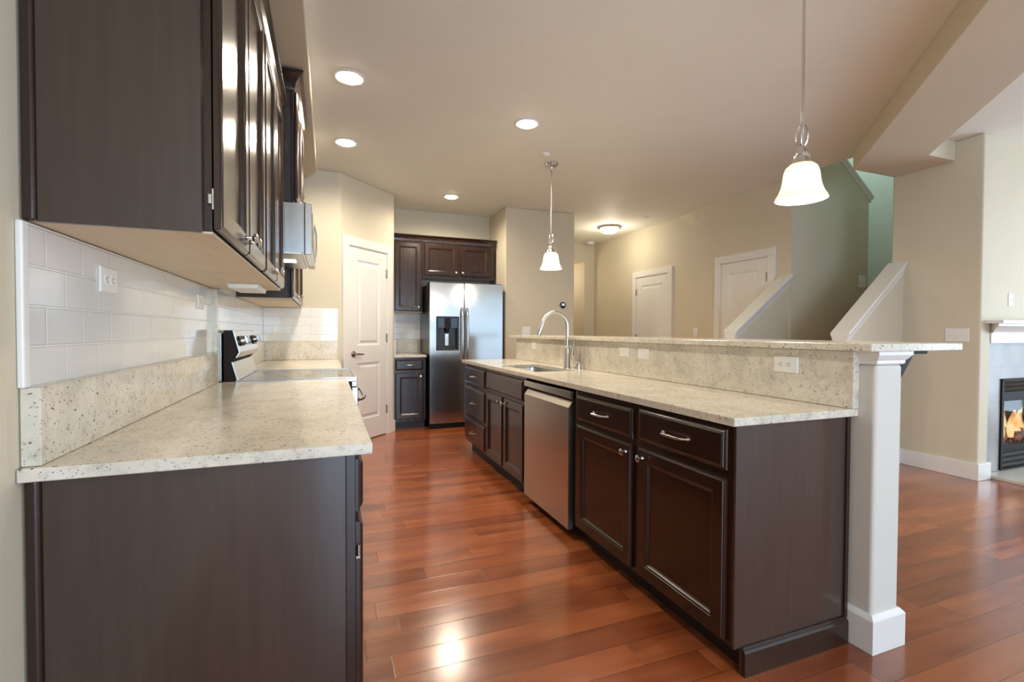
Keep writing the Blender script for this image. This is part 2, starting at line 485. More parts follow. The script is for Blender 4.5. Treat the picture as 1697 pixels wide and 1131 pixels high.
# sloped underside of the upper stair flight over the hall
b = B().loft([[(4.70, 4.943, 2.515), (4.70, 5.60, CZ), (4.623, 5.274, CZ)], [(4.70, 3.776, 2.47), (4.70, 3.776, CZ), (4.60, 3.776, CZ)]])
struct('ceiling_slope', b, 'wall')
# stairwell shaft
b = B().prism([(4.84, 0), (5.955, 0), (5.955, 2.80), (5.43, 3.21), (5.43, 5.4), (4.84, 5.4)], 'y', 3.775, 3.89)
struct('wall_stair', b, 'wall')
b = B().box(7.0, 7.12, 2.5, 5.1, 0, 5.5).box(4.6, 7.0, 4.98, 5.1, CZ + .12, 5.5).box(4.86, 7.0, 4.98, 5.1, 0, CZ + .12)
struct('wall_landing', b, 'wall')
b = B().box(5.165, 7.0, 2.86, 2.97, CZ + .12, 5.5).box(5.165, 7.0, 2.86, 2.97, 0, CZ + .0).box(4.6, 5.165, 2.86, 2.97, CZ + .12, 5.5).box(4.48, 4.6, 2.86, 5.1, CZ + .12, 5.5)
struct('wall_stairwell', b, 'wall')
struct('ceiling_stairwell', B().box(4.48, 7.12, 2.86, 5.1, 5.5, 5.6), 'ceil')
# sloping white cap on the upper stair wall
def slope_cap(x0, z0, x1, z1, y0, y1, name, t1=.022, t2=.098):
    """cap board with a moulding under it, sloping from (x0,z0) to (x1,z1), plumb-cut ends"""
    b = B()
    def sec(x, z): return [(x, y0, z), (x, y1, z), (x, y1, z - t1), (x, y1 - .005, z - t1 - .003), (x, y1 - .030, z - t2), (x, y1 - .030, z - t2 - .014), (x, y0 + .030, z - t2 - .014), (x, y0 + .030, z - t2), (x, y0 + .005, z - t1 - .003), (x, y0, z - t1)]
    b.loft([sec(x0, z0), sec(x1, z1)])
    return struct(name, b, 'trim', .003)
slope_cap(5.43, 3.26, 5.985, 2.83, 3.735, 3.93, 'trim_1', .02, .05)
# knee walls either side of the stair
def knee(name, y0, y1, x0, x1, z0, z1):
    b = B().prism([(x0, 0), (x1, 0), (x1, z1), (x0, z0)], 'y', y0, y1); struct(name, b, 'wall')
knee('wall_knee_front', 2.86, 2.965, 4.285, 5.02, 1.15, 1.79)
slope_cap(4.235, 1.222, 5.02, 1.893, 2.828, 2.997, 'trim_2')
knee('wall_knee_back', 3.79, 3.88, 3.965, 4.70, 1.16, 1.745)
slope_cap(3.915, 1.24, 4.715, 1.862, 3.755, 3.925, 'trim_3')
# plinth boards at the low end of each knee wall
for i, (x, y0, y1, z) in enumerate(((4.285, 2.845, 2.98, 1.165), (3.965, 3.775, 3.895, 1.185))):
    b = B().box(x - .03, x + .05, y0, y1, 0, z - .045).box(x - .045, x + .06, y0 - .012, y1 + .012, z - .045, z - .03)
    struct('trim_%d' % (4 + i), b, 'trim', .003)
# stair treads
b = B()
for k in range(9):
    x = 4.20 + k * .228
    b.box(x, x + .26, 2.97, 3.775, .19 * k, .19 * (k + 1) - .03).box(x - .025, x + .26, 2.97, 3.775, .19 * (k + 1) - .03, .19 * (k + 1))
b.box(6.26, 7.0, 2.97, 4.98, 1.60, 1.71)
o = struct('stair_flight', b, 'carpet')

# baseboards
def base(name, b): struct(name, b, 'trim', .004)
def bb(b, x0, x1, y0, y1, h=.142): return b.box(x0, x1, y0, y1, 0, h - .012).box(x0 + .004 * (x1 - x0 > .05 or 0), x1, y0, y1, h - .012, h)
b = B().prism([(5.0, 2.97), (5.0, 2.272), (5.186, 2.272), (5.186, 2.33), (5.166, 2.33), (5.166, 2.289), (5.019, 2.289), (5.019, 2.97)], 'z', 0, .142); base('baseboard_right', b)
base('baseboard_hall', B().box(4.682, 4.70, 4.80, 5.72, 0, .14).box(4.682, 4.70, 6.60, 7.9, 0, .14))
base('baseboard_middle', B().box(2.18, 3.225, 5.914, 5.93, 0, .14).box(3.21, 3.225, 5.93, 7.9, 0, .14))
FP = frame((.119, 5.30, 0), (1, 1, 0), (1, -1, 0))
base('baseboard_pantry', B(FP).box(.80, .885, 0, .14, .0, .018))
# front door edge seen at the end of the hall
b = B().box(4.12, 4.42, 8.60, 8.62, 0, 2.42)
struct('trim_6', b, 'trim')

# ------------------------------------------------------------------ interior doors (two-panel, white)
def int_door(name, label, F, x0, x1, top, hinge_right, hw, knob_z=.97, hooks=False):
    """F: frame at the wall; x0..x1 = opening"""
    o0 = F @ Vector(((x0 + x1) / 2, 0, 0))
    d = thing(name, label, 'door', o0, kind='structure')
    c = .088
    b = B(F)
    sec = lambda: None
    b.box(x0 - c, x0, 0, top, -.001, .030).box(x1, x1 + c, 0, top, -.001, .030).box(x0 - c, x1 + c, top, top + c, -.001, .030)
    b.obj('casing', 'trim', d, .003)
    b = B(F).box(x0, x0 + .012, 0, top, -.001, .020).box(x1 - .012, x1, 0, top, -.001, .020).box(x0, x1, top - .010, top, -.001, .020)
    b.obj('jamb', 'trim', d)
    g = .015
    u0, u1, v1 = x0 + g, x1 - g, top - .016
    st = .118
    lock0, lock1 = .87, 1.06
    b = B(F)
    z0, z1 = .001, .016
    b.box(u0, u0 + st, .012, v1, z0, z1).box(u1 - st, u1, .012, v1, z0, z1)
    b.box(u0 + st, u1 - st, .012, .24, z0, z1).box(u0 + st, u1 - st, lock0, lock1, z0, z1).box(u0 + st, u1 - st, v1 - .125, v1, z0, z1)
    for (p, q) in ((.24, lock0), (lock1, v1 - .125)):
        b.rect_rings(u0 + st, u1 - st, p, q, [(0, z1), (.008, z1 - .004), (.020, z1 - .009), (.030, z1 - .009), (.055, z1 - .001)], cap0=False)
    b.obj('slab', 'trim', d)
    hx = x1 - .012 if hinge_right else x0 + .012
    for z in (.25, 1.09, top - .29):
        B(F).box(hx - .012, hx + .012, z, z + .10, .016, .0225).obj('hinge', hw, d)
    kx = (u0 + .055) if hinge_right else (u1 - .055)
    sg = 1 if hinge_right else -1
    b = B(F)
    b.lathe([(.001, 0), (.033, 0), (.033, .006), (.026, .011), (.012, .014), (.011, .045), (.001, .045)], (kx, knob_z, .016), 20)
    b.tube([(kx, knob_z, .057), (kx + sg * .03, knob_z, .062), (kx + sg * .075, knob_z - .004, .060), (kx + sg * .115, knob_z - .006, .057)], [.012, .011, .009, .008], 10)
    b.obj('lever_handle', 'bronze' if hinge_right else hw, d)
    if hooks:
        for x in (u0 + .10, u1 - .10):
            b = B(F).box(x - .012, x + .012, v1 - .055, v1 + .004, .016, .0185).box(x - .006, x + .006, v1 - .075, v1 - .055, .016, .028)
            b.obj('over_door_hook', 'white', d)
    return d
int_door('door_1', 'white two-panel pantry door in the angled wall beside the fridge', FP, .098, .732, 2.135, True, 'nickel', .97, True)
FH = frame((4.70, 7.9, 0), (0, -1, 0), (-1, 0, 0))
int_door('door_2', 'white hall door standing clear, left of the two in the hall wall', FH, 1.345, 2.135, 2.105, False, 'bronze')
int_door('door_3', 'white hall door half hidden behind the sloping white stair cap', FH, 3.14, 3.85, 2.10, True, 'bronze')

# ------------------------------------------------------------------ cabinet parts
def knob(F, u, v, w, parent):
    A = Matrix.Identity(3)
    b = B(F).lathe([(.001, 0), (.009, 0), (.008, .003), (.0055, .008), (.0055, .014), (.011, .018), (.0155, .022), (.016, .027), (.011, .031), (.001, .032)], (u, v, w), 18)
    return b.obj('knob', 'nickel', parent)
def pull(F, u, v, w, L, parent):
    pts = []; rr = []
    for i in range(13):
        a = i / 12; x = (a - .5) * L
        pts.append((u + x, v, w + .004 + .029 * (1 - (2 * a - 1) ** 4) ** .7))
        rr.append(.0042 + .002 * (1 - abs(2 * a - 1)))
    b = B(F).tube(pts, rr, 8)
    b.lathe([(.001, 0), (.008, 0), (.007, .004), (.001, .006)], (u - L / 2, v, w), 10).lathe([(.001, 0), (.008, 0), (.007, .004), (.001, .006)], (u + L / 2, v, w), 10)
    return b.obj('pull_handle', 'nickel', parent)
def door_front(F, u0, u1, v0, v1, w0, parent, knob_at=None, name='door'):
    b = B(F)
    s = .056
    b.rect_rings(u0, u1, v0, v1, [(0, w0), (0, w0 + .011), (.003, w0 + .015), (.007, w0 + .0155), (.009, w0 + .020), (s, w0 + .020), (s + .003, w0 + .0165), (s + .008, w0 + .016), (s + .014, w0 + .009), (s + .0165, w0 + .0085), (s + .0175, w0 + .005)])
    o = b.obj(name, 'wood', parent, .0012, 1)
    if knob_at: knob(F, knob_at[0], knob_at[1], w0 + .0195, o)
    return o
def drawer_front(F, u0, u1, v0, v1, w0, parent, pull_len=.10, name='drawer'):
    b = B(F)
    b.rect_rings(u0, u1, v0, v1, [(0, w0), (0, w0 + .008), (.004, w0 + .0125), (.009, w0 + .0135), (.011, w0 + .017), (.017, w0 + .0205), (.020, w0 + .021)])
    o = b.obj(name, 'wood', parent, .001, 1)
    if pull_len: pull(F, (u0 + u1) / 2, (v0 + v1) / 2, w0 + .0205, pull_len, o)
    return o
def base_cab(name, label, F, W, D, items, end=None, group=None, kick=.07, top=.894):
    """F at floor on the face-frame plane (u along, v up, w out)"""
    t_ = thing(name, label, 'cabinet', F @ Vector((W / 2, 0, -D / 2)), group)
    B(F).box(.001, W - .001, .10, top, -D, -.018).obj('carcass', 'panel', t_)
    B(F).box(0, W, .10, .894, -.018, 0).obj('face_frame', 'wood', t_, .001, 1)
    B(F).box(.001, W - .001, 0, .10, -D, -kick).obj('toe_kick', 'kick', t_)
    for it in items:
        if it[0] == 'door': door_front(F, it[1], it[2], it[3], it[4], .001, t_, it[5])
        elif it[0] == 'drawer': drawer_front(F, it[1], it[2], it[3], it[4], .001, t_, it[5])
        else: drawer_front(F, it[1], it[2], it[3], it[4], .001, t_, 0, 'false_drawer')
    return t_

# ------------------------------------------------------------------ island
XF = 1.332            # face frame plane of the island
def FI(y): return frame((XF, y, 0), (0, -1, 0), (-1, 0, 0))
DI = .575
G1 = 'island base cabinets'
F = FI(4.80)
base_cab('base_cabinet', 'narrow three-drawer espresso base cabinet at the far end of the island', F, .725, DI,
         [('drawer', .03, .70, .70, .865, .10), ('drawer', .03, .70, .385, .665, .10), ('drawer', .03, .70, .12, .35, .10)], group=G1)
F = FI(4.075)
base_cab('base_cabinet', 'espresso two-door cabinet under the sink, with a plain false drawer', F, .905, DI,
         [('false', .02, .885, .71, .868, 0), ('door', .02, .438, .12, .685, (.405, .645)), ('door', .470, .885, .12, .685, (.503, .645))], group=G1, top=.69)
F = FI(2.43)
base_cab('base_cabinet', 'espresso base cabinet with one drawer and door, right beside the dishwasher', F, .595, DI,
         [('drawer', .035, .565, .72, .866, .135), ('door', .035, .565, .115, .695, (.525, .655))], group=G1)
F = FI(1.835)
tcab = base_cab('base_cabinet', 'nearest island base cabinet, its wide flat end panel facing the room', F, .555, DI,
         [('drawer', .02, .533, .727, .876, .15), ('door', .02, .533, .115, .697, (.058, .655))], group=G1)
# end panel with a notch for the toe space and a small base moulding
b = B().prism([(1.33, .10), (1.366, .10), (1.366, 0), (1.890, 0), (1.890, .894), (1.33, .894)], 'y', 1.268, 1.280)
b.obj('end_panel', 'panel', tcab, .001, 1)
b = B().box(1.366, 1.902, 1.252, 1.268, 0, .085).prism([(1.268, .085), (1.252, .085), (1.256, .093), (1.260, .096), (1.262, .104), (1.268, .106)], 'x', 1.366, 1.902)
b.obj('base_moulding', 'wood', tcab)
b = B().box(1.890, 1.908, 1.260, 1.285, .10, .894)
b.obj('scribe_strip', 'wood', tcab, .002)

# dishwasher
F = FI(3.165)
W = .73
t_ = thing('dishwasher', 'stainless steel dishwasher built into the island', 'dishwasher', F @ Vector((W / 2, 0, -.28)))
B(F).box(.004, W - .004, .10, .865, -.56, -.012).obj('tub', 'blackm', t_)
B(F).box(.004, W - .004, 0, .10, -.56, -.08).obj('toe_kick', 'kick', t_)
b = B(F)
# door skin: flat front, top edge turned back into a pocket handle
sec = [(.055, -.012), (.055, .022), (.775, .022), (.812, -.004), (.812, -.012)]
b.loft([[(.012, v_, w_) for v_, w_ in sec], [(W - .045, v_, w_) for v_, w_ in sec]])
b.obj('door', 'dwsteel', t_, .0015, 1)
b = B(F).loft([[(u_, .828, -.012), (u_, .828, .012), (u_, .834, .024), (u_, .874, .024), (u_, .874, -.012)] for u_ in (.010, W - .015)])
b.obj('control_strip', 'lsteel', t_, .002, 1)

# worktop with the sink hole, splash, raised bar
G0 = 'pale granite pieces'
b = B().hole_plate(1.300, 1.930, 1.248, 4.84, .8955, .925, 1.42, 1.770, 3.205, 3.995)
tag(b.obj('granite_countertop', 'granite', None, .004, 2), 'pale speckled granite worktop of the island with the sink cut out', 'countertop')
b = B().box(1.895, 1.930, 1.246, 4.80, .926, 1.150)
tag(b.obj('granite_backsplash', 'granite', None, .002, 1), 'pale granite splash strip standing along the back of the island worktop', 'backsplash')
b = B().prism([(1.845, 1.150), (2.40, 1.150), (2.42, 1.17), (2.42, 4.90), (1.845, 4.90)], 'z', 1.1525, 1.182)
tag(b.obj('granite_bar_top', 'granite', None, .004, 2), 'raised pale granite bar top running along the island', 'bar top')
# pony wall and end column
struct('wall_island', B().box(1.9305, 2.08, 1.33, 4.80, 0, 1.1515), 'wall')
t_ = thing('square_column', 'square painted column with white base and cap at the near end of the island', 'column', (2.01, 1.25, 0))
B().box(1.931, 2.085, 1.186, 1.3295, .0, 1.10).obj('shaft', 'column', t_, .012, 3)
b = B().box(1.912, 2.104, 1.168, 1.3295, 0, .128).loft([[(1.912, 1.168, .128), (2.104, 1.168, .128), (2.104, 1.3295, .128), (1.912, 1.3295, .128)], [(1.927, 1.183, .145), (2.089, 1.183, .145), (2.089, 1.3295, .145), (1.927, 1.3295, .145)]])
b.obj('base', 'trim', t_, .002)
b = B()
rr = lambda e, z: [(1.931 - e, 1.186 - e, z), (2.085 + e, 1.186 - e, z), (2.085 + e, 1.3295, z), (1.931 - e, 1.3295, z)]
b.loft([rr(.001, 1.100), rr(.006, 1.106), rr(.006, 1.116), rr(.012, 1.122), rr(.024, 1.138), rr(.024, 1.1515)])
b.obj('capital', 'trim', t_)
# bar bracket
b = B().prism([(2.0862, 1.098), (2.0862, 1.048), (2.160, 1.1385), (2.245, 1.1385), (2.245, 1.1520), (2.112, 1.1520), (2.112, 1.122)], 'y', 1.189, 1.225)
tag(b.obj('bar_bracket', 'bracket', None, .001, 1), 'dark angled bracket under the bar top beside the column', 'bracket')

# sink
b = B()
def rr(i, z, r=.05, n=5):
    x0, x1, y0, y1 = 1.412 + i, 1.778 - i, 3.197 + i, 4.003 - i
    p = []
    for cx_, cy_, a0 in ((x1 - r, y1 - r, 0), (x0 + r, y1 - r, 90), (x0 + r, y0 + r, 180), (x1 - r, y0 + r, 270)):
        for k in range(n + 1):
            a = math.radians(a0 + 90 * k / n); p.append((cx_ + r * math.cos(a), cy_ + r * math.sin(a), z))
    return p
b.loft([rr(-.012, .8945), rr(0, .8945), rr(.004, .86), rr(.012, .725), rr(.035, .71), rr(.09, .703)], False, True, True)
ts = b.obj('sink', 'steel', None)
tag(ts, 'stainless steel undermount sink set in the island worktop', 'sink')
b = B().lathe([(.001, 0), (.045, 0), (.045, .004), (.03, .006), (.028, .002), (.001, .002)], (1.60, 3.56, .7035), 20)
ORG[ts.name] = ts.location.copy()
b.obj('drain', 'chrome', ts)

# faucet
fx_, fy_ = 1.806, 3.45
t_ = thing('faucet', 'brushed nickel gooseneck kitchen faucet beside the sink', 'faucet', (fx_, fy_, .925))
B().lathe([(.001, .925), (.030, .925), (.030, .932), (.026, .938), (.0255, 1.09), (.020, 1.10), (.001, 1.10)], (fx_, fy_, 0), 24).obj('body', 'brushed', t_)
pts = [(fx_, fy_, 1.095), (fx_, fy_, 1.18), (fx_, fy_, 1.255)]
cr = .112
for k in range(1, 15):
    a = math.radians(160 * k / 14)
    pts.append((fx_ - cr + cr * math.cos(a), fy_, 1.262 + cr * math.sin(a)))
lx, lz = pts[-1][0], pts[-1][2]
B().tube(pts, .0145, 14).obj('gooseneck', 'brushed', t_)
d_ = Vector((-.34, 0, -.94)).normalized(); p0 = Vector((lx, fy_, lz))
B().tube([p0, p0 + d_ * .01, p0 + d_ * .012, p0 + d_ * .10, p0 + d_ * .115], [.0148, .0148, .0175, .0195, .017], 14).obj('spray_head', 'brushed', t_)
b = B().tube([(fx_ + .01, fy_ - .02, 1.035), (fx_ + .018, fy_ - .045, 1.045)], [.016, .018], 12)
b.tube([(fx_ + .018, fy_ - .043, 1.035), (fx_ + .019, fy_ - .055, 1.07), (fx_ + .020, fy_ - .066, 1.11), (fx_ + .022, fy_ - .085, 1.165)], [.018, .014, .009, .006], 10)
b.obj('lever', 'brushed', t_)
b = B().lathe([(.001, 0), (.021, 0), (.021, .052), (.018, .057), (.001, .057)], (1.845, 3.33, .925), 20)
tag(b.obj('air_gap_cap', 'brushed', None), 'short brushed metal cylinder standing on the worktop right of the faucet', 'air gap')

# ------------------------------------------------------------------ wall plates
def plate(F, u0, u1, v0, v1, label, style, cat='outlet', vertical=False, group=None):
    nm = {'outlet': 'outlet_plate', 'switch': 'switch_plate', 'blank': 'cover_plate'}[style]
    t_ = thing(nm, label, cat, F @ Vector(((u0 + u1) / 2, v0, 0)), group)
    B(F).rect_rings(u0, u1, v0, v1, [(0, 0.0005), (0, .003), (.003, .006)]).obj('plate', 'white', t_)
    cu, cv = (u0 + u1) / 2, (v0 + v1) / 2
    if style == 'outlet':
        for s_ in (-1, 1):
            pu, pv = (cu, cv + s_ * .02) if vertical else (cu + s_ * .02, cv)
            o = B(F).lathe([(.001, .006), (.0165, .006), (.016, .008), (.001, .008)], (pu, pv, 0), 20, False).obj('receptacle', 'white', t_)
            b = B(F)
            for q in (-1, 1):
                if vertical: b.box(pu + q * .006 - .001, pu + q * .006 + .001, pv - .002, pv + .007, .008, .0084)
                else: b.box(pu - .004, pu + .005, pv + q * .006 - .001, pv + q * .006 + .001, .008, .0084)
            b.lathe([(.0005, .008), (.0025, .008), (.0005, .0084)], (pu - (0 if vertical else .009), pv - (.008 if vertical else 0), 0), 8)
            b.obj('slot', 'dark_slot', o)
    elif style == 'switch':
        n = max(1, round((u1 - u0) / .048) - (0 if (u1 - u0) > .1 else 1))
        n = {1: 1, 2: 2, 3: 3}.get(n, 3)
        for k in range(n):
            pu = cu + (k - (n - 1) / 2) * .046
            B(F).prism([(cv - .006, .006), (cv - .006, .009), (cv + .006, .016), (cv + .006, .006)], 'x', pu - .004, pu + .004).obj('toggle', 'white', t_)
    else:
        for s_ in (-1, 1):
            B(F).lathe([(.0005, .006), (.003, .006), (.0025, .0072), (.0005, .0072)], (cu, cv + s_ * .025, 0), 10).obj('screw', 'white', t_)
    return t_
FS = frame((1.895, 0, 0), (0, -1, 0), (-1, 0, 0))
plate(FS, -1.597, -1.478, 1.044, 1.117, 'white double outlet on the granite splash nearest the column', 'outlet')
plate(FS, -2.62, -2.505, 1.046, 1.117, 'white square cover plate on the granite splash, right of its twin', 'blank', 'cover plate')
plate(FS, -2.835, -2.72, 1.050, 1.117, 'white square cover plate on the granite splash, left of its twin', 'blank', 'cover plate')
plate(FS, -4.37, -4.27, 1.046, 1.117, 'small white plate on the granite splash behind the faucet, far end', 'switch', 'switch')
FM = frame((0, 5.93, 0), (1, 0, 0), (0, -1, 0))
plate(FM, 2.425, 2.545, 1.165, 1.285, 'white two-toggle switch plate on the wall right of the fridge', 'switch', 'switch')
FR = frame((5.02, 0, 0), (0, -1, 0), (-1, 0, 0))
plate(FR, -2.528, -2.362, 1.152, 1.266, 'white three-toggle switch plate on the wall above the end of the bar', 'switch', 'switch')
FHW = frame((4.70, 0, 0), (0, -1, 0), (-1, 0, 0))
plate(FHW, -5.25, -5.17, 1.165, 1.285, 'small white switch plate in the hall between the two white doors', 'switch', 'switch')
FSW = frame((0, 3.775, 0), (1, 0, 0), (0, -1, 0))
plate(FSW, 5.80, 5.92, 1.755, 1.90, 'white switch plate on the stair wall behind the nearer sloping cap', 'switch', 'switch')
FFP = frame((0, 2.345, 0), (1, 0, 0), (0, -1, 0))
plate(FFP, 5.545, 5.615, 1.46, 1.575, 'white switch plate on the wall above the mantel', 'switch', 'switch')
FT = frame((-.6035, 0, 0), (0, 1, 0), (1, 0, 0))
plate(FT, 1.672, 1.79, 1.328, 1.402, 'white double outlet on the subway tile under the nearest wall cabinet', 'outlet')
plate(FT, 2.745, 2.86, 1.326, 1.398, 'white double outlet on the subway tile just left of the range', 'outlet')
# thermostat
t_ = thing('thermostat', 'round black thermostat on the wall between fridge and hall', 'thermostat', (3.026, 5.93, 1.55))
B(FM).lathe([(.001, .0005), (.042, .0005), (.044, .010), (.043, .018), (.038, .022), (.001, .022)], (3.026, 1.591, 0), 32).obj('housing', 'black', t_)
cu = bpy.data.curves.new('digits', 'FONT'); cu.body = '70'; cu.size = .045; cu.align_x = 'CENTER'; cu.align_y = 'CENTER'; cu.extrude = .0004
to = bpy.data.objects.new('digits', cu); COL.objects.link(to)
me = bpy.data.meshes.new_from_object(to.evaluated_get(bpy.context.evaluated_depsgraph_get()))
bpy.data.objects.remove(to)
b = B(FM); b.add([(v_.co.x + 3.026, v_.co.y + 1.594, v_.co.z + .0226) for v_ in me.vertices], [list(p.vertices) for p in me.polygons])
b.obj('digits', 'digits', t_)

# ------------------------------------------------------------------ left run
XB = .066             # face frame plane of the left base cabinets
def FL(y, x=XB): return frame((x, y, 0), (0, 1, 0), (1, 0, 0))
G2 = 'base cabinets along the left wall'
DL = .665
tl = base_cab('base_cabinet', 'nearest left base cabinet, flat dark end panel facing the camera', FL(1.345), .89, DL,
              [('drawer', .012, .855, .727, .872, .13), ('door', .012, .855, .115, .70, (.815, .655))], group=G2)
B().box(-.585, .042, 1.333, 1.345, .10, .894).box(-.585, -.02, 1.333, 1.345, 0, .10).obj('end_panel', 'panel', tl, .001, 1)
B().box(.0425, .066, 1.331, 1.345, .10, .894).obj('end_stile', 'wood', tl, .001, 1)
B().box(-.612, -.585, 1.322, 1.345, 0, .894).obj('scribe_strip', 'wood', tl, .008, 3)
for z in (.60, .20):
    B().box(.069, .079, 1.352, 1.358, z, z + .03).lathe([(.001, 0), (.006, 0), (.006, .03), (.001, .03)], (.075, 1.352, z + .008), 10).obj('hinge', 'bronze', tl)
base_cab('base_cabinet', 'left base cabinet between the nearest one and the range', FL(2.237), .883, DL,
         [('drawer', .02, .855, .727, .872, .13), ('door', .02, .855, .115, .70, (.06, .655))], group=G2)
base_cab('base_cabinet', 'left base cabinet beyond the range, in the corner by the pantry door', FL(3.905), 1.37, DL,
         [('drawer', .02, .67, .727, .872, .13), ('drawer', .69, 1.34, .727, .872, .13), ('door', .02, .67, .115, .70, (.63, .655)), ('door', .69, 1.34, .115, .70, (.73, .655))], group=G2)
b = B().box(XL + .002, .108, 1.302, 3.128, .8955, .925)
tag(b.obj('granite_countertop', 'granite', None, .003, 2), 'pale granite worktop nearest the camera on the left wall', 'countertop')
b = B().box(XL + .002, -.578, 1.318, 3.125, .926, 1.094).box(XL + .002, -.578, 3.075, 3.125, 1.094, 1.452)
tag(b.obj('granite_backsplash', 'granite', None, .002, 1), 'pale granite splash strip under the tile behind the near left worktop', 'backsplash')
b = B().box(XL + .002, .100, 3.898, 5.298, .8955, .925)
tag(b.obj('granite_countertop', 'granite', None, .003, 2), 'pale granite worktop in the corner beyond the range', 'countertop')
b = B().box(-.5852, .090, 5.272, 5.298, .926, 1.112).box(XL + .002, -.585, 3.90, 5.298, .926, 1.112)
tag(b.obj('granite_backsplash', 'granite', None, .002, 1), 'pale granite splash strip on the corner wall beyond the range', 'backsplash')
# tile panels on the wall
struct('wall_tile_left', B().box(XL + .0005, -.604, 1.335, 3.074, 1.0945, 1.452), 'tileY')
struct('trim_7', B().box(XL + .0005, -.601, 1.312, 1.336, 1.0945, 1.452), 'white', .004)
struct('wall_tile_range', B().box(XL + .0005, -.604, 3.126, 5.289, .93, 1.452), 'tileY')
struct('wall_tile_corner', B().box(-.604, .092, 5.289, 5.2995, 1.1125, 1.452), 'tileX', .003)

# wall cabinets
def wall_cab(name, label, F, W, D, z0, z1, doors, crown=None, group=None, bottom='maple'):
    t_ = thing(name, label, 'cabinet', F @ Vector((W / 2, z0, -D / 2)), group)
    B(F).box(.002, W - .002, z0 + .006, z1, -D, -.018).obj('carcass', 'panel', t_)
    B(F).box(.004, W - .004, z0, z0 + .0055, -D, 0).obj('underside', bottom, t_)
    B(F).box(.002, W - .002, z0 + .006, z1, -.0175, 0).obj('face_frame', 'wood', t_, .001, 1)
    for d in doors: door_front(F, d[0], d[1], d[2], d[3], .003, t_, d[4])
    if crown:
        u0, u1, h, e, ret = crown
        P = [(z1 - .02, 0), (z1 - .02, .006), (z1 - .008, .010), (z1 + h * .25, .014), (z1 + h * .6, .55 * e), (z1 + h * .82, .9 * e), (z1 + h * .84, e), (z1 + h, e), (z1 + h, 0)]
        b = B(F).loft([[(u0, v_, w_) for v_, w_ in P], [(u1, v_, w_) for v_, w_ in P]])
        if ret:   # moulding returning along the exposed side (u0)
            b.loft([[(u0 - w_, v_, w_) for v_, w_ in P], [(u0 - w_, v_, -D) for v_, w_ in P]])
            b.loft([[(u0 - w_, v_, w_) for v_, w_ in P], [(u0, v_, w_) for v_, w_ in P]])
        b.obj('crown_moulding', 'wood', t_)
    return t_
G3 = 'wall cabinets along the left wall'
ZU = 1.455
XU = -.264
def FU(y, x=XU): return frame((x, y, 0), (0, 1, 0), (1, 0, 0))
DU = .346
tu = wall_cab('wall_cabinet', 'big dark wall cabinet nearest the camera, flat side panel facing out', FU(1.352), .875, DU, ZU, 2.50,
              [(.002, .424, ZU + .012, 2.47, (.385, ZU + .062)), (.434, .858, ZU + .012, 2.47, (.473, ZU + .062))], (-.01, .8755, .065, .042, False), G3)
B().box(-.588, -.283, 1.338, 1.352, ZU, 2.50).obj('side_panel', 'panel', tu, .0008, 1)
B().box(-.612, -.588, 1.330, 1.352, ZU, 2.50).obj('scribe_strip', 'wood', tu, .006, 3)
for z in (1.515, 2.30):
    b = B().box(-.2635, -.2605, 1.3525, 1.364, z, z + .05).lathe([(.0005, 0), (.005, 0), (.005, .022), (.0005, .022)], (-.268, 1.3475, z + .012), 10)
    b.obj('hinge', 'chrome', tu)
tu2 = wall_cab('wall_cabinet', 'dark wall cabinet next to the microwave, slim light fixed beneath', FU(2.228), .90, DU, ZU, 2.50,
               [(.022, .445, ZU + .012, 2.47, (.405, ZU + .062)), (.455, .882, ZU + .012, 2.47, (.495, ZU + .062))], (0, .90, .065, .042, False), G3)
tm = wall_cab('wall_cabinet', 'taller dark wall cabinet above the microwave with stepped-out crown', FU(3.135, -.19), .752, .42, 1.99, 2.665,
              [(.02, .372, 2.01, 2.645, (.335, 2.06)), (.38, .732, 2.01, 2.645, (.415, 2.06))], (0, .752, .08, .058, True), G3, 'panel')
wall_cab('wall_cabinet', 'dark wall cabinet beyond the microwave in the corner', FU(3.892), 1.392, DU, ZU, 2.50,
         [(.03, .695, ZU + .012, 2.47, (.655, ZU + .06)), (.71, 1.375, ZU + .012, 2.47, (.75, ZU + .06))], (0, 1.392, .065, .042, False), G3)
b = B().box(-.465, -.335, 2.72, 3.07, 1.432, 1.4535).box(-.472, -.328, 2.71, 3.08, 1.448, 1.4540)
tag(b.obj('under_cabinet_light', 'white', None, .004, 2), 'slim white light bar fixed under the wall cabinet near the range', 'light')

# microwave
t_ = thing('microwave', 'stainless steel microwave mounted above the range', 'microwave', (-.35, 3.51, 1.685))
B().box(-.604, -.134, 3.137, 3.885, 1.690, 1.985).obj('body', 'lsteel', t_, .002, 1)
B().box(-.604, -.150, 3.14, 3.882, 1.680, 1.690).obj('underside', 'steel', t_)
for y in (3.42,):
    B().box(-.275, -.20, y, y + .11, 1.677, 1.680).obj('lamp', 'mwlamp', t_)
B().box(-.58, -.36, 3.20, 3.48, 1.677, 1.680).box(-.58, -.36, 3.55, 3.83, 1.677, 1.680).obj('grease_filter', 'bronze', t_)
B().box(-.133, -.092, 3.137, 3.70, 1.680, 1.985).obj('door', 'lsteel', t_, .004, 2)
B().box(-.0918, -.0895, 3.19, 3.60, 1.73, 1.94).obj('window', 'black', t_)
B().box(-.133, -.092, 3.702, 3.885, 1.680, 1.985).obj('control_panel', 'black', t_, .004, 2)
pts = [(-.092 + .014 * (1 - (2 * k / 12 - 1) ** 4), 3.665, 1.70 + .265 * k / 12) for k in range(13)]
B().tube(pts, .006, 8).obj('handle', 'lsteel', t_)

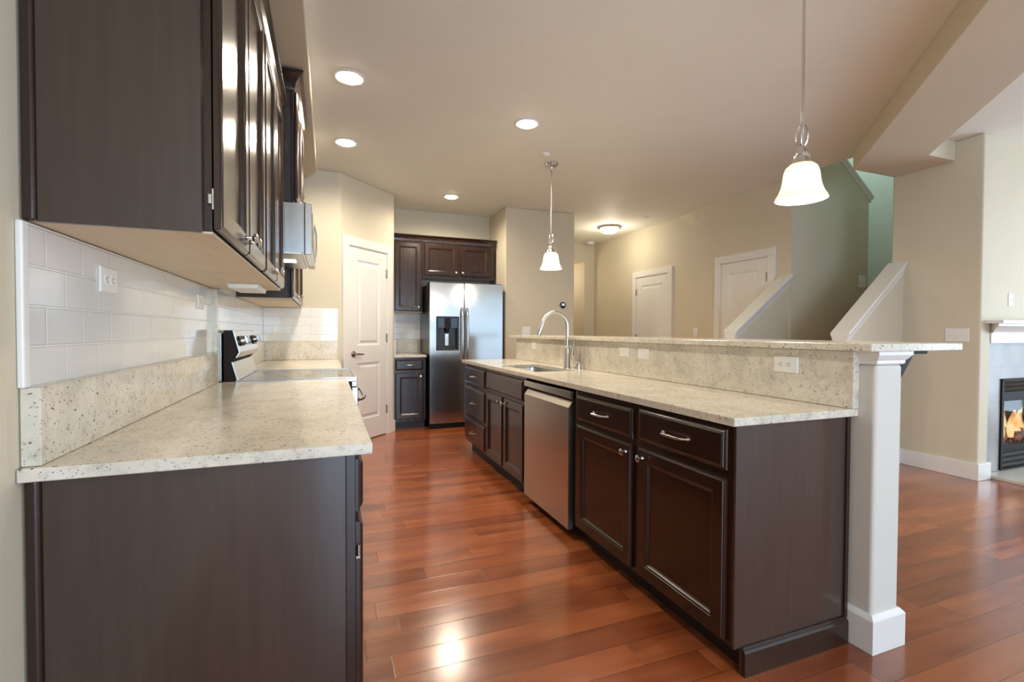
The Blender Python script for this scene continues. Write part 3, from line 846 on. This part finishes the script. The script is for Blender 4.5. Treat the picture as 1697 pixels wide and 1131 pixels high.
# range
t_ = thing('kitchen_range', 'stainless steel electric range with glass cooktop between the left worktops', 'range', (-.2, 3.51, 0))
B().box(-.595, .135, 3.135, 3.893, .06, .905).obj('body', 'rangeside', t_)
B().box(-.60, .165, 3.131, 3.895, .905, .925).box(-.50, .165, 3.131, 3.139, .925, .9315).box(-.50, .165, 3.887, 3.895, .925, .9315).box(.152, .165, 3.139, 3.887, .925, .9315).obj('cooktop_rim', 'lsteel', t_, .002, 2)
B().box(-.50, .150, 3.142, 3.884, .925, .9285).obj('cooktop_glass', 'cookglass', t_)
for (x, y, r) in ((-.33, 3.32, .085), (-.33, 3.70, .10), (-.03, 3.32, .11), (-.03, 3.70, .085)):
    B().lathe([(r, .9286), (r, .9290), (r - .003, .9290), (r - .003, .9286)], (x, y, 0), 32, True, None, False, False).obj('burner_ring', 'bronze', t_)
# backguard: dark side profile, tilted control face, lower steel panel
b = B().prism([(-.560, .926), (-.495, .926), (-.522, 1.04), (-.500, 1.065), (-.484, 1.095), (-.516, 1.218), (-.560, 1.220)], 'y', 3.136, 3.890)
b.obj('backguard', 'rangeside', t_, .001, 1)
b = B().loft([[(-.515, y_, 1.2215), (-.508, y_, 1.2215), (-.476, y_, 1.094), (-.4835, y_, 1.094)] for y_ in (3.134, 3.892)])
b.loft([[(-.4835, y_, 1.0935), (-.476, y_, 1.0935), (-.494, y_, 1.060), (-.500, y_, 1.063)] for y_ in (3.134, 3.892)])
b.box(-.548, -.512, 3.137, 3.889, 1.2205, 1.2235)
b.obj('control_panel', 'lsteel', t_, .001, 1)
b = B().loft([[(-.522, y_, 1.037), (-.514, y_, 1.037), (-.486, y_, .930), (-.494, y_, .930)] for y_ in (3.134, 3.892)])
b.obj('lower_panel', 'lsteel', t_, .001, 1)
B().box(-.602, -.572, 3.138, 3.888, .93, 1.205).obj('rear_cover', 'steel', t_)
nrm = Vector((.128, 0, .032)).normalized()
FK = Matrix(((0, -nrm.z, nrm.x, -.492), (1, 0, 0, 0), (0, nrm.x, nrm.z, 1.157), (0, 0, 0, 1)))
for y in (3.215, 3.315, 3.715, 3.815):
    b = B(FK).lathe([(.001, 0), (.031, 0), (.031, .006), (.026, .010), (.001, .010)], (y, 0, 0), 20)
    o = b.obj('control_knob', 'black', t_)
    b = B(FK).lathe([(.001, .010), (.024, .010), (.022, .030), (.020, .034), (.001, .034)], (y, 0, 0), 20).box(y - .006, y + .006, -.021, .021, .034, .043)
    b.obj('knob_cap', 'lsteel', o, .001, 1)
B(FK).box(3.42, 3.61, -.03, .03, 0, .0025).obj('display', 'bluedark', t_)
B().box(.135, .172, 3.137, 3.891, .27, .868).obj('oven_door', 'lsteel', t_, .004, 2)
B().box(.1722, .1735, 3.25, 3.78, .38, .70).obj('oven_window', 'black', t_)
B().box(.135, .166, 3.137, 3.891, .872, .904).obj('front_trim', 'lsteel', t_, .003, 2)
B().box(.135, .170, 3.137, 3.891, .065, .265).obj('storage_drawer', 'lsteel', t_, .004, 2)
B().box(-.55, .10, 3.16, 3.87, 0, .06).obj('plinth', 'blackm', t_)
pts = [(.172 + .05 * (1 - (2 * k / 14 - 1) ** 6), 3.17 + .69 * k / 14, .785) for k in range(15)]
B().tube(pts, .012, 10).obj('handle', 'lsteel', t_)

# ------------------------------------------------------------------ back wall: cabinets and fridge
def FB(x, y=6.27): return frame((x, y, 0), (1, 0, 0), (0, -1, 0))
G4 = 'cabinets around the fridge'
wall_cab('wall_cabinet', 'tall single-door wall cabinet left of the fridge', FB(.747), .402, .325, 1.468, 2.40,
         [(.045, .385, 1.482, 2.372, (.352, 1.53))], (0, .402, .07, .05, False), G4)
wall_cab('wall_cabinet', 'wide two-door wall cabinet above the fridge', FB(1.151), .995, .325, 1.925, 2.40,
         [(.022, .475, 1.957, 2.372, (.445, 2.0)), (.507, .925, 1.957, 2.372, (.535, 2.0))], (0, 1.012, .07, .05, False), G4, 'panel')
base_cab('base_cabinet', 'small base cabinet with one drawer and door between pantry and fridge', frame((.746, 5.99, 0), (1, 0, 0), (0, -1, 0)), .395, .605,
         [('drawer', .02, .362, .735, .868, .10), ('door', .02, .362, .125, .705, (.325, .655))], group=G4)
b = B().box(.745, 1.146, 5.955, 6.598, .8955, .925)
tag(b.obj('granite_countertop', 'granite', None, .003, 2), 'small pale granite worktop left of the fridge', 'countertop')
b = B().box(.775, 1.146, 6.572, 6.5985, .926, 1.112).box(.745, .770, 5.975, 6.5985, .926, 1.112)
tag(b.obj('granite_backsplash', 'granite', None, .002, 1), 'small granite splash strip behind the worktop left of the fridge', 'backsplash')
struct('wall_tile_back', B().box(.7435, 1.40, 6.590, 6.5995, 1.113, 1.467), 'tileX')

t_ = thing('refrigerator', 'stainless steel side-by-side refrigerator with ice dispenser', 'refrigerator', (1.65, 6.2, 0))
B().box(1.175, 2.125, 5.938, 6.585, .03, 1.815).obj('case', 'fridgeside', t_, .004, 2)
B().box(1.19, 2.11, 5.93, 6.5, .0, .03).box(1.185, 2.115, 5.905, 5.938, .012, .062).obj('plinth_grille', 'blackm', t_)
B().box(1.18, 2.12, 5.90, 6.10, 1.815, 1.838).obj('hinge_cover', 'fridgeside', t_)
FF = frame((0, 5.870, 0), (1, 0, 0), (0, -1, 0))
HX0, HX1, HZ0, HZ1 = 1.258, 1.530, .990, 1.398
b = B(FF).hole_plate(1.168, 1.603, .068, 1.832, -.062, 0, HX0, HX1, HZ0, HZ1)
o = b.obj('freezer_door', 'fridge', t_, .006, 2)
b = B(FF).hole_plate(HX0 - .010, HX1 + .010, HZ0 - .010, HZ1 + .010, -.001, .006, HX0 + .012, HX1 - .012, HZ0 + .012, HZ1 - .012)
b.obj('dispenser_frame', 'black', o, .002, 1)
b = B(FF).box(HX0, HX1, HZ0, HZ1, -.061, -.055).box(HX0, HX0 + .01, HZ0, HZ1, -.055, -.002).box(HX1 - .01, HX1, HZ0, HZ1, -.055, -.002).box(HX0, HX1, HZ0, HZ0 + .012, -.055, -.002)
b.obj('dispenser_recess', 'black', o)
B(FF).box(HX0 + .012, HX1 - .012, 1.262, HZ1 - .008, -.03, .003).obj('dispenser_controls', 'bluedark', o, .002, 1)
b = B(FF).box(1.352, 1.432, 1.265, 1.385, .003, .006).tube([(1.392, 1.262, -.02), (1.392, 1.205, -.018)], [.03, .018], 12)
b.obj('dispenser_chute', 'blackm', o)
b = B(FF).box(1.368, 1.416, 1.04, 1.19, -.046, -.040)
b.obj('dispenser_paddle', 'chrome', o, .003, 2)
B(FF).box(1.610, 2.128, .068, 1.832, -.062, 0).obj('fridge_door', 'fridge', t_, .006, 2)
for hx in (1.574, 1.640):
    pts = [(hx, .85 + .665 * k / 16, .010 + .048 * (1 - (2 * k / 16 - 1) ** 6)) for k in range(17)]
    rr_ = [.013 + .003 * (1 - abs(2 * k / 16 - 1)) for k in range(17)]
    B(FF).tube(pts, rr_, 10).obj('door_handle', 'lsteel', t_)

# ------------------------------------------------------------------ lamps
def can(label, x, y, first=None):
    if first: 
        o = dup(first, (x, y, CZ), label)
    else:
        o = thing('ceiling_downlight', label, 'ceiling light', (x, y, CZ), 'recessed ceiling downlights')
        B().lathe([(.072, CZ - .0005), (.100, CZ - .0005), (.100, CZ - .004), (.092, CZ - .008), (.078, CZ - .006), (.072, CZ - .002)], (x, y, 0), 36, True, None, False, False).obj('trim_ring', 'white', o)
        B().lathe([(.001, CZ - .026), (.035, CZ - .024), (.06, CZ - .017), (.074, CZ - .006), (.074, CZ - .001), (.001, CZ - .001)], (x, y, 0), 36).obj('lens', 'lens', o)
    l = lamp('ceiling_spot', 'SPOT', (x, y, CZ - .03), CAN_W, WARM, (0, 0, 0), spot_size=math.radians(174), spot_blend=.6, shadow_soft_size=.11)
    return o
CAN_W = 88
c0 = can('recessed ceiling light nearest the camera, above the front wall cabinets', .132, 3.31)
can('recessed ceiling light above the left counter, second one back', .146, 4.45, c0)
can('recessed ceiling light above the middle of the aisle, beside the island', 1.472, 3.52, c0)
can('recessed ceiling light in front of the fridge', 1.408, 5.75, c0)
# unseen spots added behind the camera to brighten the room, without fixtures
for (x, y) in ((.13, -.9), (1.6, -1.2)):
    lamp('ceiling_spot', 'SPOT', (x, y, CZ - .03), 32, WARM, (0, 0, 0), spot_size=math.radians(174), spot_blend=.6, shadow_soft_size=.07)
for (x, y) in ((5.9, .9), (6.6, -.9), (4.6, -1.6)):  # more unseen spots added as fill for the living side and rear wall
    lamp('ceiling_spot', 'SPOT', (x, y, CZ - .03), 15, WARM, (0, 0, 0), spot_size=math.radians(174), spot_blend=.6, shadow_soft_size=.07)

def pendant(x, y, label):
    t_ = thing('pendant_lamp', label, 'pendant lamp', (x, y, 1.84), 'glass pendants over the bar')
    B().lathe([(.001, CZ), (.062, CZ), (.064, CZ - .006), (.055, CZ - .022), (.016, CZ - .030), (.012, CZ - .05), (.001, CZ - .05)], (x, y, 0), 28).obj('canopy', 'nickel', t_)
    B().tube([(x, y, CZ - .045), (x, y, 2.185)], .0065, 10).obj('rod', 'nickel', t_)
    b = B()
    for a0 in (0, math.pi / 2):
        pts = []
        for k in range(17):
            a = 2 * math.pi * k / 16
            r_, z_ = .023 * math.sin(a), 2.135 + .055 * math.cos(a)
            pts.append((x + r_ * math.cos(a0 + .5), y + r_ * math.sin(a0 + .5), z_))
        b.tube(pts, .0042, 8)
    b.tube([(x, y, 2.195), (x, y, 2.075)], .004, 8)
    b.obj('link', 'nickel', t_)
    B().lathe([(.001, 2.085), (.012, 2.085), (.018, 2.07), (.026, 2.06), (.026, 2.045), (.036, 2.038), (.036, 2.020), (.042, 2.012), (.042, 1.995), (.001, 1.995)], (x, y, 0), 24).obj('cap', 'nickel', t_)
    P = [(.030, 2.006), (.050, 2.000), (.066, 1.985), (.074, 1.960), (.078, 1.925), (.083, 1.900), (.094, 1.870), (.106, 1.850), (.110, 1.840)]
    P2 = [(r - .004, z) for r, z in P[::-1]]
    B().lathe(P + P2, (x, y, 0), 40, True, None, False, False).obj('lamp_shade', 'shade', t_)
    B().lathe([(.001, 1.858), (.018, 1.864), (.030, 1.888), (.026, 1.920), (.016, 1.945), (.015, 1.994), (.001, 1.994)], (x, y, 0), 20).obj('bulb', 'bulb', t_)
    lamp('pendant_glow', 'POINT', (x, y, 1.835), 9, WARM, shadow_soft_size=.03)
pendant(2.05, 4.27, 'glass bell pendant hanging over the far end of the bar, by the fridge wall')
pendant(2.05, 1.60, 'glass bell pendant hanging over the near end of the bar')
t_ = thing('flush_ceiling_light', 'round frosted dome light on the hall ceiling', 'ceiling light', (4.11, 6.46, CZ))
B().lathe([(.14, CZ), (.185, CZ), (.187, CZ - .012), (.175, CZ - .028), (.150, CZ - .032), (.14, CZ - .02)], (4.11, 6.46, 0), 40, True, None, False, False).obj('ring', 'bronze', t_)
B().lathe([(.150, CZ - .028), (.142, CZ - .055), (.115, CZ - .085), (.07, CZ - .103), (.012, CZ - .110), (.001, CZ - .110)], (4.11, 6.46, 0), 40, True, None, False, True).obj('glass_dome', 'dome', t_)
B().lathe([(.001, -.124), (.008, -.122), (.012, -.114), (.010, -.106), (.001, -.104)], (4.11, 6.46, CZ), 12).obj('finial', 'nickel', t_)
lamp('hall_glow', 'POINT', (4.11, 6.46, CZ - .30), 11, (1, .9, .7), shadow_soft_size=.12)
b = B().lathe([(.001, -.014), (.035, -.014), (.040, -.010), (.041, 0), (.001, 0)], (1.887, 4.06, CZ), 24)
tag(b.obj('sprinkler_cover', 'white', None), 'round white sprinkler cover on the ceiling beside the far pendant', 'sprinkler')
b = B().lathe([(.001, -.014), (.038, -.014), (.043, -.010), (.045, 0), (.001, 0)], (4.244, 5.73, CZ), 24)
tag(b.obj('sprinkler_cover', 'white', None), 'small white sprinkler cover on the hall ceiling near the dome light', 'sprinkler')
b = B().lathe([(.001, -.045), (.05, -.045), (.062, -.035), (.066, -.008), (.07, 0), (.001, 0)], (4.50, 7.70, CZ), 24)
tag(b.obj('smoke_alarm', 'white', None), 'white smoke alarm on the hall ceiling by the far wall', 'smoke alarm')

lamp('entry_fill', 'POINT', (3.9, 8.25, 2.3), 7, WARM, shadow_soft_size=.1)  # unseen point lamp added to lift the dark opening at the hall end
# ------------------------------------------------------------------ fireplace
t_ = thing('fireplace', 'gas fireplace with grey stone tile surround and burning logs', 'fireplace', (6.0, 2.3, 0))
b = B(FFP).hole_plate(5.19, 6.95, .03, 1.14, .001, .013, 5.43, 6.55, .035, .83)
b.obj('tile_surround', 'stone', t_)
FX0, FX1 = 5.432, 6.548
b = B(FFP).box(FX0, FX1, .037, .048, .002, .03).box(FX0, FX1, .815, .828, .002, .03).box(FX0, FX0 + .035, .048, .815, .002, .026).box(FX1 - .035, FX1, .048, .815, .002, .026)
b.box(FX0 + .035, FX1 - .035, .205, .245, .002, .024).box(FX0 + .035, FX1 - .035, .635, .715, .002, .024)
b.obj('firebox_frame', 'blackm', t_, .002, 1)
for zz in (.06, .105, .15, .725, .760, .795):
    b = B(FFP).loft([[(u_, zz, .004), (u_, zz + .026, .012), (u_, zz + .030, .026), (u_, zz + .004, .020)] for u_ in (FX0 + .036, FX1 - .036)])
    b.obj('louver', 'black', t_)
# firebox cavity behind the glass
b = B()
b.box(5.442, 6.538, 2.73, 2.75, .045, .815).box(5.442, 5.46, 2.36, 2.73, .045, .815).box(6.52, 6.538, 2.36, 2.73, .045, .815)
b.box(5.46, 6.52, 2.36, 2.73, .045, .20).box(5.46, 6.52, 2.36, 2.73, .70, .815)
b.obj('firebox', 'firebrick', t_)
B(FFP).box(FX0 + .036, FX1 - .036, .246, .634, .010, .014).obj('glass_pane', 'fireglass', t_)
rl = random.Random(5)
for i in range(9):
    u = 5.52 + (i % 5) * .19 + .05 * (i // 5); yy = 2.43 + .12 * (i // 5) + .03 * (i % 2); z0 = .235 + .055 * (i // 5)
    b = B(); dz = rl.uniform(-.02, .05); dy = rl.uniform(-.04, .06)
    b.tube([(u, yy, z0), (u + .06, yy + dy * .3, z0 + dz * .4 + .012), (u + .15, yy + dy * .7, z0 + dz), (u + .24, yy + dy, z0 + dz)], [.034, .042, .040, .030], 10)
    b.obj('log', 'log', t_)
rf = random.Random(3)
for i in range(15):
    u = 5.60 + i * .055; yy = 2.44 + .13 * rf.random()
    hgt = .08 + .27 * math.exp(-((u - 5.98) / .13) ** 2) * rf.uniform(.7, 1.05) + .16 * math.exp(-((u - 5.72) / .10) ** 2) + .13 * math.exp(-((u - 6.25) / .12) ** 2) + rf.uniform(0, .05)
    pts = []; rr_ = []; ph = rf.uniform(0, 6); r0 = rf.uniform(.020, .032)
    for k in range(11):
        a = k / 10
        pts.append((u + .030 * math.sin(a * 4.5 + ph) * a + .03 * a * math.sin(ph * 2), yy + .015 * math.cos(a * 4 + ph) * a, .265 + hgt * a))
        rr_.append(max(.0008, r0 * (math.sin(math.pi * min(1, .22 + a * .78)) ** .8) * (1 - .45 * a)))
    B().tube(pts, rr_, 10).obj('flame', 'flame', t_)
b = B().box(5.192, 7.0, 1.82, 2.33, 0, .028)
b.obj('hearth_slab', 'hearth', t_, .003, 1)
t_ = thing('mantel_shelf', 'white moulded mantel shelf above the fireplace', 'mantel', (6.0, 2.3, 1.14))
B().box(5.075, 7.05, 2.170, 2.2895, 1.305, 1.332).box(5.167, 7.05, 2.2895, 2.344, 1.305, 1.332).obj('shelf', 'trim', t_, .002, 1)
b = B()
P = [(0, 1.305), (-.095, 1.305), (-.088, 1.285), (-.055, 1.262), (-.030, 1.235), (-.028, 1.228), (0, 1.228)]
b.loft([[(x_ - y_ * -1.0 * s_ + 0, 2.2895 + y_, z_) for y_, z_ in P] for x_, s_ in ((5.17, 1), (7.0, 0))])
b.box(5.172, 7.0, 2.2895, 2.343, 1.228, 1.305)
b.obj('crown_moulding', 'trim', t_)
B().box(5.172, 6.98, 2.285, 2.3305, 1.141, 1.228).obj('frieze_board', 'trim', t_, .002, 1)
bpy.context.view_layer.update()
